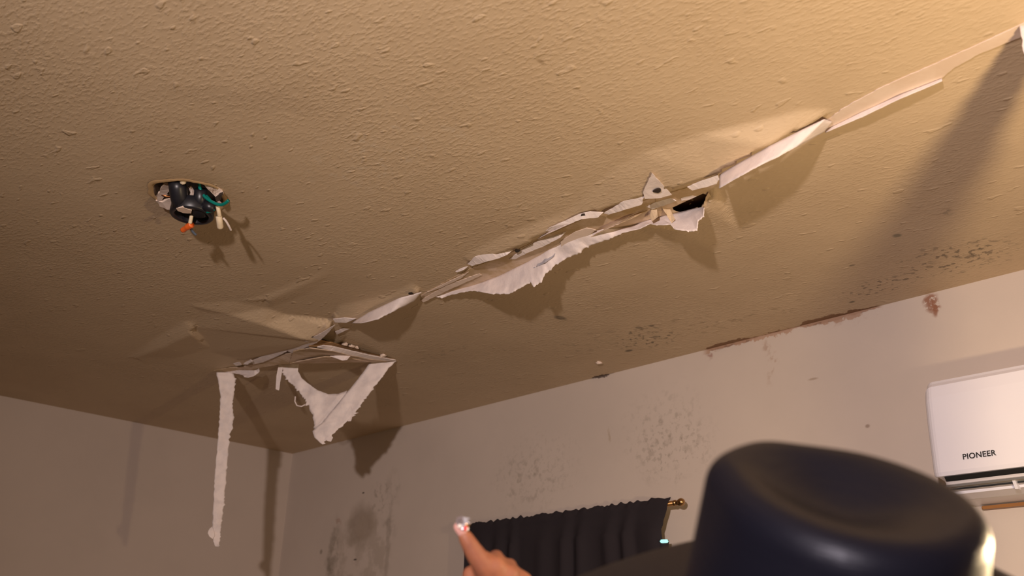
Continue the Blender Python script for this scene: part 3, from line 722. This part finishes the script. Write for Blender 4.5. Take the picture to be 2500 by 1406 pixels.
extr('silver_strip', [(YA+0.008, zc1), (YA+0.014, zc1+0.003), (YA+0.018, zc1-0.002), (YA+0.010, zc1-0.005)], xL+0.03, xR-0.03, m_chr)
extr('outlet_gap', [(YA+0.030, zc1-0.003), (YA+0.060, zc1-0.003), (YA+0.060, zc1-0.010), (YA+0.030, zc1-0.009)], xL+0.03, xR-0.03, m_blackp)
zz0 = ypt(2480, 1178, YA+.03).z; zz1 = ypt(2480, 1186, YA+.04).z
extr('lower_vane', [(YA+0.026, zc1-0.010), (YA+0.06, zc1-0.010), (YA+0.075, zB+0.012), (YA+0.050, zB+0.012)], xL+0.03, xR-0.03, m_ac2)
extr('bottom_lip', [(YA+0.046, zB+0.014), (YA+0.10, zB+0.016), (YA+0.10, zB-0.001), (YA+0.048, zB+0.004)], xL+0.015, xR-0.015, m_ac)
for px in (2475,):
    q = ypt(px, 1172, YA+0.02)
    extr('vane_divider', [(YA+0.018, zc1-0.003), (YA+0.03, zc1-0.003), (YA+0.045, zc1-0.022), (YA+0.030, zc1-0.022)], q.x-0.0035, q.x+0.0035, m_ac)
tcv = bpy.data.curves.new('brand_lettering', 'FONT'); tcv.body = 'PIONEER'; tcv.size = 1; tcv.extrude = 0.01; tcv.offset = 0.012; tcv.space_character = 1.05
to = bpy.data.objects.new('lettering', tcv); C.objects.link(to)
bpy.context.view_layer.update()
tl, tr = ypt(2353, 1122, YA), ypt(2434, 1112, YA)
zt0, zt1 = ypt(2394, 1119, YA).z, ypt(2394, 1105, YA).z
wd = to.dimensions.x; cap_h = 0.70
dg = bpy.context.evaluated_depsgraph_get(); tm = bpy.data.meshes.new_from_object(to.evaluated_get(dg)); bpy.data.objects.remove(to)
mnx = min(v.co.x for v in tm.vertices); mxx = max(v.co.x for v in tm.vertices); mny = min(v.co.y for v in tm.vertices); mxy = max(v.co.y for v in tm.vertices)
zb0 = (tl.z+tr.z)/2
for v in tm.vertices:
    fx = (v.co.x-mnx)/(mxx-mnx); fy = (v.co.y-mny)/(mxy-mny)
    v.co = Vector((tl.x+(tr.x-tl.x)*fx, YA-0.0015+v.co.z*0.05-0.0015, zb0+(zt1-zt0)*fy))
tm.materials.clear()
lt = link('lettering', tm, mat('black_print', (0.02, 0.02, 0.022), 0.4)); adopt(lt, ac)
# brown wooden strip under the unit
bm = bmesh.new(); z1 = min(zB-0.003, ypt(2450, 1218, YB-.02).z); z0 = z1-0.008
box(bm, (xL+0.03, YB-0.022, z0), (xR+0.02, YB-0.0005, z1)); bmesh.ops.bevel(bm, geom=bm.edges[:], offset=.003, segments=2)
m_wd = mat('brown_wood', (0.30, 0.13, 0.035), 0.45); tww = NT(m_wd); mpp = tww.n.new('ShaderNodeMapping'); mpp.inputs['Scale'].default_value = (3, 60, 60); tww.l(tww.pos, mpp.inputs[0])
tww.l(tww.mix(tww.noise(4, 3, .6, mpp.outputs[0]), (0.36, 0.16, 0.045), (0.22, 0.09, 0.025)), tww.b.inputs['Base Color'])
tag(obj('wood_strip', bm, m_wd), 'thin brown wooden strip on the wall right below the air conditioner', 'wood strip')

# ------------------------------------------------------------------ person
m_skin = mat('skin', (0.36, 0.14, 0.07), 0.62); m_skin.node_tree.nodes['Principled BSDF'].inputs['Subsurface Weight'].default_value = 0.06
m_skin.node_tree.nodes['Principled BSDF'].inputs['Subsurface Scale'].default_value = 0.01
ts = NT(m_skin); ts.l(ts.mix(ts.ramp(ts.noise(30, 4, .6), .35, .7), (0.27, 0.098, 0.050), (0.20, 0.068, 0.038)), ts.b.inputs['Base Color']); ts.bump(ts.noise(350, 3), 0.3, 0.0006)
m_hat = mat('black_leather', (0.005, 0.005, 0.009), 0.40, **{'Specular IOR Level': 0.13, 'Specular Tint': (0.80, 0.84, 1.0, 1)}); th = NT(m_hat)
mp = th.n.new('ShaderNodeMapping'); mp.inputs['Scale'].default_value = (25, 25, 240); th.l(th.n.new('ShaderNodeTexCoord').outputs['Object'], mp.inputs[0])
th.bump(th.noise(1.6, 3, 0.6, mp.outputs[0]), 0.35, 0.002)
m_shirt = mat('dark_cloth', (0.03, 0.03, 0.035), 0.9); m_jean = mat('denim', (0.04, 0.06, 0.11), 0.9); m_boot = mat('boot_leather', (0.05, 0.025, 0.015), 0.5); m_hair = mat('black_hair', (0.015, 0.01, 0.008), 0.45)
class Cloud:
    """many overlapping ellipsoids gathered in one mesh, later fused into one surface"""
    def __init__(s): s.v = []; s.f = []; s.n = 0
    def add(s, c, M3, seg):
        if seg not in UNIT:
            rg = seg//2+1; V = [(0, 0, 1)]
            V += [(math.sin(math.pi*j/rg)*math.cos(2*math.pi*i/seg), math.sin(math.pi*j/rg)*math.sin(2*math.pi*i/seg), math.cos(math.pi*j/rg)) for j in range(1, rg) for i in range(seg)]
            V.append((0, 0, -1)); F = []
            for i in range(seg):
                k_ = (i+1) % seg; F.append((0, 1+i, 1+k_))
                for j in range(rg-2):
                    a = 1+j*seg; F += [(a+i, a+seg+i, a+k_), (a+k_, a+seg+i, a+seg+k_)]
                a = 1+(rg-2)*seg; F.append((a+i, a+seg, a+k_) if False else (a+i, len(V)-1, a+k_))
            UNIT[seg] = (np.array(V), np.array(F))
        V, F = UNIT[seg]; s.v.append(V@M3.T+np.array(c)); s.f.append(F+s.n); s.n += len(V)
UNIT = {}
def sph(bm, c, r, seg=20): bm.add(c, np.eye(3)*r, seg)
def osph(bm, c, r, ax):
    """ellipsoid with its own axes"""
    bm.add(c, np.array([list(a) for a in ax]).T*np.array(r), 28)
def limb(bm, pts, rad, seg=16):
    P, Rr = [], []
    for i in range(len(pts)-1):
        a, b = Vector(pts[i]), Vector(pts[i+1]); n = max(2, int((b-a).length/(min(rad[i], rad[i+1])*0.35)))
        for q in range(n+1): sph(bm, a.lerp(b, q/n), rad[i]+(rad[i+1]-rad[i])*q/n, seg)
def remesh(name, bm, voxel, m, parent=None, smooth_it=3):
    me = bpy.data.meshes.new(name); me.from_pydata(np.concatenate(bm.v).tolist(), [], np.concatenate(bm.f).tolist()); o = bpy.data.objects.new(name, me); C.objects.link(o)
    md = o.modifiers.new('r', 'REMESH'); md.mode = 'VOXEL'; md.voxel_size = voxel
    s2 = o.modifiers.new('s', 'SMOOTH'); s2.iterations = smooth_it; s2.factor = 0.5
    bpy.context.view_layer.update(); dg = bpy.context.evaluated_depsgraph_get()
    m2 = bpy.data.meshes.new_from_object(o.evaluated_get(dg)); bpy.data.objects.remove(o); m2.name = name; m2.materials.clear()
    return link(name, m2, m, parent, True)

# hat frame
fw_h = Vector((-math.sin(yaw), math.cos(yaw), 0)); rt_h = Vector((math.cos(yaw), math.sin(yaw), 0))
HD = 0.72
ax_u = (math.cos(math.radians(12))*(math.sin(math.radians(3))*RT+math.cos(math.radians(3))*UP) - math.sin(math.radians(12))*FW).normalized()
HO = dpt(2006, 1593, HD)                       # centre of the crown's base
ang = math.radians(40)
face_h = (fw_h*math.cos(ang)-rt_h*math.sin(ang)).normalized()      # the way the person faces
ax_f = (face_h - ax_u*face_h.dot(ax_u)).normalized(); ax_s = ax_f.cross(ax_u).normalized()   # forward and right of hat
def hp(x, y, z): return HO+ax_f*x+ax_s*y+ax_u*z

# body skeleton
ax_b = face_h; ax_r = Vector((face_h.y, -face_h.x, 0))   # person's right
hc = HO - ax_u*0.045 + ax_f*0.0                 # head centre
neck = Vector((hc.x, hc.y, hc.z-0.15)) + ax_b*0.00
base = Vector((neck.x, neck.y, 0)) - ax_b*0.01
def bp(f, r, z): return base+ax_b*f+ax_r*r+EZ*z
zs = neck.z-0.085
shR, shL = bp(0.0, 0.17, zs), bp(0.0, -0.17, zs)
# hand keypoints from the photograph, about 1.2 m away
HDp = 1.17
def hk(px, py, d=0.0): return dpt(px, py, HDp+d)
wrist = hk(1232, 1500, 0.02)
mcp = [hk(1180, 1380, 0), hk(1210, 1382, .003), hk(1244, 1402, .009), hk(1274, 1428, .018)]
bm = Cloud()
# torso, legs
limb(bm, [bp(0, 0, zs-0.04), bp(.01, 0, zs-0.18), bp(0, 0, zs-0.34), bp(0, 0, zs-0.48)], [.105, .115, .105, .125])
for sy in (-1, 1):
    limb(bm, [bp(0, sy*.05, zs-0.06), bp(.01, sy*.07, zs-0.20), bp(0, sy*.055, zs-0.36), bp(0, sy*.075, zs-0.48)], [.09, .10, .088, .11])
    limb(bm, [bp(0, sy*.085, zs-0.52), bp(.015, sy*.09, 0.46), bp(0, sy*.095, .10)], [.088, .056, .038])
    limb(bm, [bp(-.03, sy*.095, .045), bp(.10, sy*.10, .035), bp(.17, sy*.105, .028)], [.040, .036, .028])
    limb(bm, [bp(0, 0, zs+0.01), bp(0, sy*.17, zs)], [.06, .055])
limb(bm, [bp(0, 0, zs), neck, hc-EZ*0.05], [.062, .055, .052])
# head with face
hx = (ax_f, ax_s, ax_u)
def hd(x, y, z): return hc+ax_f*x+ax_s*y+ax_u*z
osph(bm, hd(-.005, 0, 0.01), (.094, .074, .10), hx); osph(bm, hd(.025, 0, -.055), (.062, .055, .062), hx); osph(bm, hd(.055, 0, -.088), (.026, .026, .02), hx)
osph(bm, hd(.098, 0, -.03), (.016, .013, .016), hx); osph(bm, hd(.090, 0, -.012), (.012, .010, .026), hx)
osph(bm, hd(.082, 0, -.062), (.012, .024, .006), hx); osph(bm, hd(.080, 0, -.072), (.012, .020, .006), hx)
for sy in (-1, 1): osph(bm, hd(-.005, sy*.076, -.015), (.018, .008, .030), hx); osph(bm, hd(.078, sy*.030, .014), (.012, .022, .006), hx)
# left arm hanging
limb(bm, [shL, bp(-.02, -.215, zs-.28), bp(.03, -.22, zs-.50)], [.05, .038, .027])
osph(bm, bp(.04, -.222, zs-.56), (.040, .018, .045), (ax_b, ax_r, EZ))
for i in range(4):
    limb(bm, [bp(.012+.018*i, -.222, zs-.59), bp(.018+.018*i, -.218, zs-.63), bp(.018+.017*i, -.208, zs-.655-.004*(i in (1, 2)))], [.0095, .0085, .0075], 10)
limb(bm, [bp(.06, -.215, zs-.54), bp(.085, -.205, zs-.575), bp(.088, -.198, zs-.60)], [.012, .010, .009], 10)
# right arm reaching up to the pointing hand
mid = (shR+wrist)/2 + Vector((0, 0, -0.05)) + ax_r*0.035
limb(bm, [shR, mid, wrist], [.052, .040, .026])
pal = (mcp[0]+mcp[1]+mcp[2]+mcp[3])/4
for i, (q, r0, r1) in enumerate(zip(mcp, (.0125, .0125, .012, .011), (.017, .018, .018, .017))):
    limb(bm, [q, q.lerp(wrist, .5)+FW*.004, wrist.lerp(q, .12)], [r0, r1, .020], 14)
limb(bm, [mcp[0]+FW*.008, mcp[3]+FW*.010], [.015, .014], 14)
limb(bm, [mcp[0].lerp(wrist, .4)+FW*.012, mcp[3].lerp(wrist, .4)+FW*.014], [.018, .016], 14)
# knuckle tendons
limb(bm, [mcp[1]-FW*.006, mcp[1].lerp(wrist, .6)-FW*.010], [.007, .005], 10)
# index finger, extended
idx = [mcp[0], hk(1155, 1344, -.004), hk(1138, 1314, -.006), hk(1130, 1300, -.005)]
limb(bm, idx, [.0135, .0112, .0092, .0072], 16)
# other fingers curl away from the camera and into the palm
for i in (1, 2, 3):
    q = mcp[i]; ln = (.040, .037, .030)[i-1]
    a = q + (FW*0.98+UP*0.02)*ln*0.95; b = a - UP*ln*0.62 + FW*.002 ; c = b - FW*ln*0.55 - UP*.004
    limb(bm, [q, a, b, c], [.0108, .0095, .0088, .0078], 12)
# thumb folded along the palm side
tb = wrist.lerp(mcp[0], .25)+FW*.016-RT*.010
limb(bm, [tb, hk(1156, 1424, .018), hk(1150, 1404, .022), hk(1165, 1392, .036)], [.014, .0125, .0112, .0095], 14)
person = remesh('person', bm, 0.0036, m_skin, None, 4)
tag(person, 'person in black wide-brimmed hat seen from behind, pointing up with one finger', 'person')
# nail
nd = (idx[3]-idx[2]).normalized(); ns = nd.cross(FW).normalized()
nf = -(nd.cross(ns)).normalized()
if nf.dot(FW) > 0: nf = -nf
m_nail = mat('pink_nail', (0.50, 0.27, 0.24), 0.15, **{'Coat Weight': 0.6}); m_gem = mat('silver_gem', (0.50, 0.49, 0.54), 0.3, 0.4)
m_red = mat('red_gem', (0.75, 0.01, 0.01), 0.12, **{'Coat Weight': 1.0}); m_gold = mat('gold_gem', (0.35, 0.20, 0.08), 0.35, 0.6); m_pearl = mat('pearl', (0.75, 0.68, 0.62), 0.3); m_dgem = mat('smoky_gem', (0.22, 0.18, 0.18), 0.3, 0.3)
bm = bmesh.new(); n0 = idx[3]-nd*.003+nf*.0062
rows = []
for q in range(13):
    f = q/12; w_ = .0050*(1+.25*math.sin(f*math.pi))*(1 if f < .8 else math.sqrt(max(.05, 1-((f-.8)/.2)**2)))
    rows.append([bm.verts.new(n0+nd*(f*.017)+ns*math.sin(a)*w_+nf*(math.cos(a)*.0028-.0028+.0016*math.sin(f*2.6))) for a in [math.radians(-75+150*i/10) for i in range(11)]])
for P_, Q_ in zip(rows, rows[1:]):
    for i in range(10): bm.faces.new((P_[i], P_[i+1], Q_[i+1], Q_[i]))
nail = obj('fingernail', bm, m_nail, None, True); md = nail.modifiers.new('t', 'SOLIDIFY'); md.thickness = .0008
adopt(nail, person); nail['label'] = 'long decorated nail with gems'
def gem(px, py, sz, m, kind=0, rot=0.0):
    c = hk(px, py, -.0145); bm = bmesh.new()
    if kind == 0: bmesh.ops.create_icosphere(bm, subdivisions=1, radius=1)
    elif kind == 1: bmesh.ops.create_uvsphere(bm, u_segments=14, v_segments=10, radius=1)
    else: bmesh.ops.create_cube(bm, size=1.6)
    R_ = Matrix.Rotation(rot, 3, 'Z')
    for v in bm.verts:
        q = R_ @ v.co; v.co = c+RT*q.x*sz[0]*1.2+UP*q.y*sz[1]*1.2-FW*q.z*sz[2]
    g = obj('gem', bm, m, None, kind == 1); adopt(g, nail)
for a in ((1131, 1273, (.0048, .0042, .002), m_gem, 2, .5), (1124, 1270, (.0038, .0050, .002), m_dgem, 2, .3), (1134, 1266, (.0050, .0014, .0015), m_gem, 2, -.5), (1123, 1283, (.0026, .0026, .002), m_pearl, 1),
          (1130, 1285, (.0024, .0024, .002), m_gem, 0), (1137, 1288, (.0026, .0034, .002), m_red, 0), (1139, 1280, (.0036, .0036, .002), m_gold, 0), (1143, 1277, (.0018, .0018, .0015), m_gem, 0), (1141, 1291, (.0016, .0018, .0015), m_pearl, 1),
          (1120, 1279, (.0026, .0018, .0015), m_dgem, 0), (1132, 1279, (.0024, .0018, .0015), m_gem, 0, .4), (1115, 1274, (.0011, .0022, .001), m_dgem, 2, -.5), (1130, 1291, (.0022, .0020, .0012), m_gem, 0)): gem(*a)

# hat
CH = 0.128      # crown height
def crown(t_, f):
    """t_ angle (0 = front), f 0..1 from base up the side, then onto the top"""
    c, s = math.cos(t_), math.sin(t_)
    A_, B_ = .103, .095
    if f <= .62:
        g = f/.62; taper = 1-0.07*g; r = (abs(c)**2.3+abs(s)**2.3)**(-1/2.3)
        x, y, z = A_*c*r*taper, B_*s*r*taper, CH*.83*g
    elif f <= .80:       # rounded shoulder
        g = (f-.62)/.18*math.pi/2; r = (abs(c)**2.3+abs(s)**2.3)**(-1/2.3)
        k_ = .93-.17*(1-math.cos(g)); x, y, z = A_*c*r*k_, B_*s*r*k_, CH*(.83+.17*math.sin(g))
    else:
        g = (f-.80)/.20; r = (abs(c)**2.3+abs(s)**2.3)**(-1/2.3)
        k_ = .76*(1-g); x, y, z = A_*c*r*k_, B_*s*r*k_, CH
        z -= 0.020*(1-math.cos(g*math.pi))/2      # teardrop dent in the crown
    # front pinches
    for sy in (-1, 1):
        d2 = ((x-.070)/.045)**2+((y-sy*.070)/.035)**2; y -= sy*.016*math.exp(-d2)*(z/CH)
    z += 0.004*(x/.1)*(z/CH)
    return hp(x, y, z)
bm = bmesh.new(); NA, NF = 96, 70; G = []
for j in range(NF):
    f = j/NF; G.append([bm.verts.new(crown(2*math.pi*i/NA, f)) for i in range(NA)])
top = bm.verts.new(crown(0, 1.0))
for j in range(NF-1):
    for i in range(NA): bm.faces.new((G[j][i], G[j][(i+1) % NA], G[j+1][(i+1) % NA], G[j+1][i]))
for i in range(NA): bm.faces.new((G[-1][i], G[-1][(i+1) % NA], top))
bm.transform(Matrix((ax_f, ax_s, ax_u)).to_4x4() @ Matrix.Translation(-HO))
hat = obj('hat', bm, m_hat, None, True); hat.matrix_world = Matrix.Translation(HO) @ Matrix((ax_f, ax_s, ax_u)).transposed().to_4x4()
bpy.context.view_layer.update(); adopt(hat, person); hat['label'] = 'black leather hat with tall creased crown'
bm = bmesh.new(); G = []; NR = 22
for j in range(NR+1):
    f = j/NR; row = []
    for i in range(NA):
        t_ = 2*math.pi*i/NA; c, s = math.cos(t_), math.sin(t_); r = (abs(c)**2.3+abs(s)**2.3)**(-1/2.3)
        x = c*(.101*r*(1-f)+.245*f); y = s*(.093*r*(1-f)+.245*f)
        z = -.048*(c*c)*f**1.5+.006*(1-f)**6
        row.append(bm.verts.new(hp(x, y, z)))
    G.append(row)
for j in range(NR):
    for i in range(NA): bm.faces.new((G[j][i], G[j][(i+1) % NA], G[j+1][(i+1) % NA], G[j+1][i]))
brim = obj('brim', bm, m_hat, None, True); md = brim.modifiers.new('t', 'SOLIDIFY'); md.thickness = .003; adopt(brim, hat)
bm = bmesh.new()
band = [hp(math.cos(a)*.1025*((abs(math.cos(a))**2.3+abs(math.sin(a))**2.3)**(-1/2.3)), math.sin(a)*.0945*((abs(math.cos(a))**2.3+abs(math.sin(a))**2.3)**(-1/2.3)), .014) for a in [2*math.pi*i/64 for i in range(64)]]
lo_ = [bm.verts.new(p-ax_u*.010+(p-HO).normalized()*.002) for p in band]; hi_ = [bm.verts.new(p+ax_u*.010+(p-HO).normalized()*.0015) for p in band]
for i in range(64): bm.faces.new((lo_[i], lo_[(i+1) % 64], hi_[(i+1) % 64], hi_[i]))
adopt(obj('hat_band', bm, m_boot, None, True), hat)
# hair and clothes
bm = Cloud(); osph(bm, hd(-.022, 0, -.004), (.090, .084, .092), hx); osph(bm, hd(-.07, 0, -.07), (.04, .06, .07), hx); limb(bm, [hd(-.075, 0, -.09), Vector((neck.x, neck.y, neck.z))-ax_b*.07, bp(-.115, 0, zs-.08)], [.045, .04, .02])
adopt(remesh('hair', bm, .005, m_hair), person)
bm = Cloud()
limb(bm, [bp(0, 0, zs-0.04), bp(.01, 0, zs-0.18), bp(0, 0, zs-0.34), bp(0, 0, zs-0.50)], [.112, .124, .116, .132])
for sy in (-1, 1):
    limb(bm, [bp(0, sy*.05, zs-0.06), bp(.01, sy*.07, zs-0.20), bp(0, sy*.058, zs-0.36), bp(0, sy*.075, zs-0.50)], [.098, .108, .100, .118])
    limb(bm, [bp(0, 0, zs+.0), bp(0, sy*.17, zs)], [.072, .064])
limb(bm, [shL, shL.lerp(bp(-.02, -.215, zs-.28), .7)], [.062, .054]); limb(bm, [shR, shR.lerp(mid, .75)], [.063, .052])
adopt(remesh('shirt', bm, .007, m_shirt), person)
bm = Cloud()
limb(bm, [bp(0, -.05, zs-0.50), bp(0, .05, zs-0.50)], [.118, .118])
for sy in (-1, 1): limb(bm, [bp(0, sy*.08, zs-0.50), bp(.015, sy*.09, 0.46), bp(0, sy*.095, .10)], [.104, .072, .060])
adopt(remesh('trousers', bm, .008, m_jean), person)
for sy in (-1, 1):
    bm = Cloud(); limb(bm, [bp(0, sy*.095, .16), bp(-.01, sy*.095, .06)], [.050, .050]); limb(bm, [bp(-.03, sy*.095, .052), bp(.10, sy*.10, .048), bp(.18, sy*.105, .040)], [.050, .046, .036])
    o = remesh('boot', bm, .006, m_boot)
    for v in o.data.vertices: v.co.z = max(0.001, v.co.z)
    adopt(o, person)
for v in person.data.vertices: v.co.z = max(0.003, v.co.z)
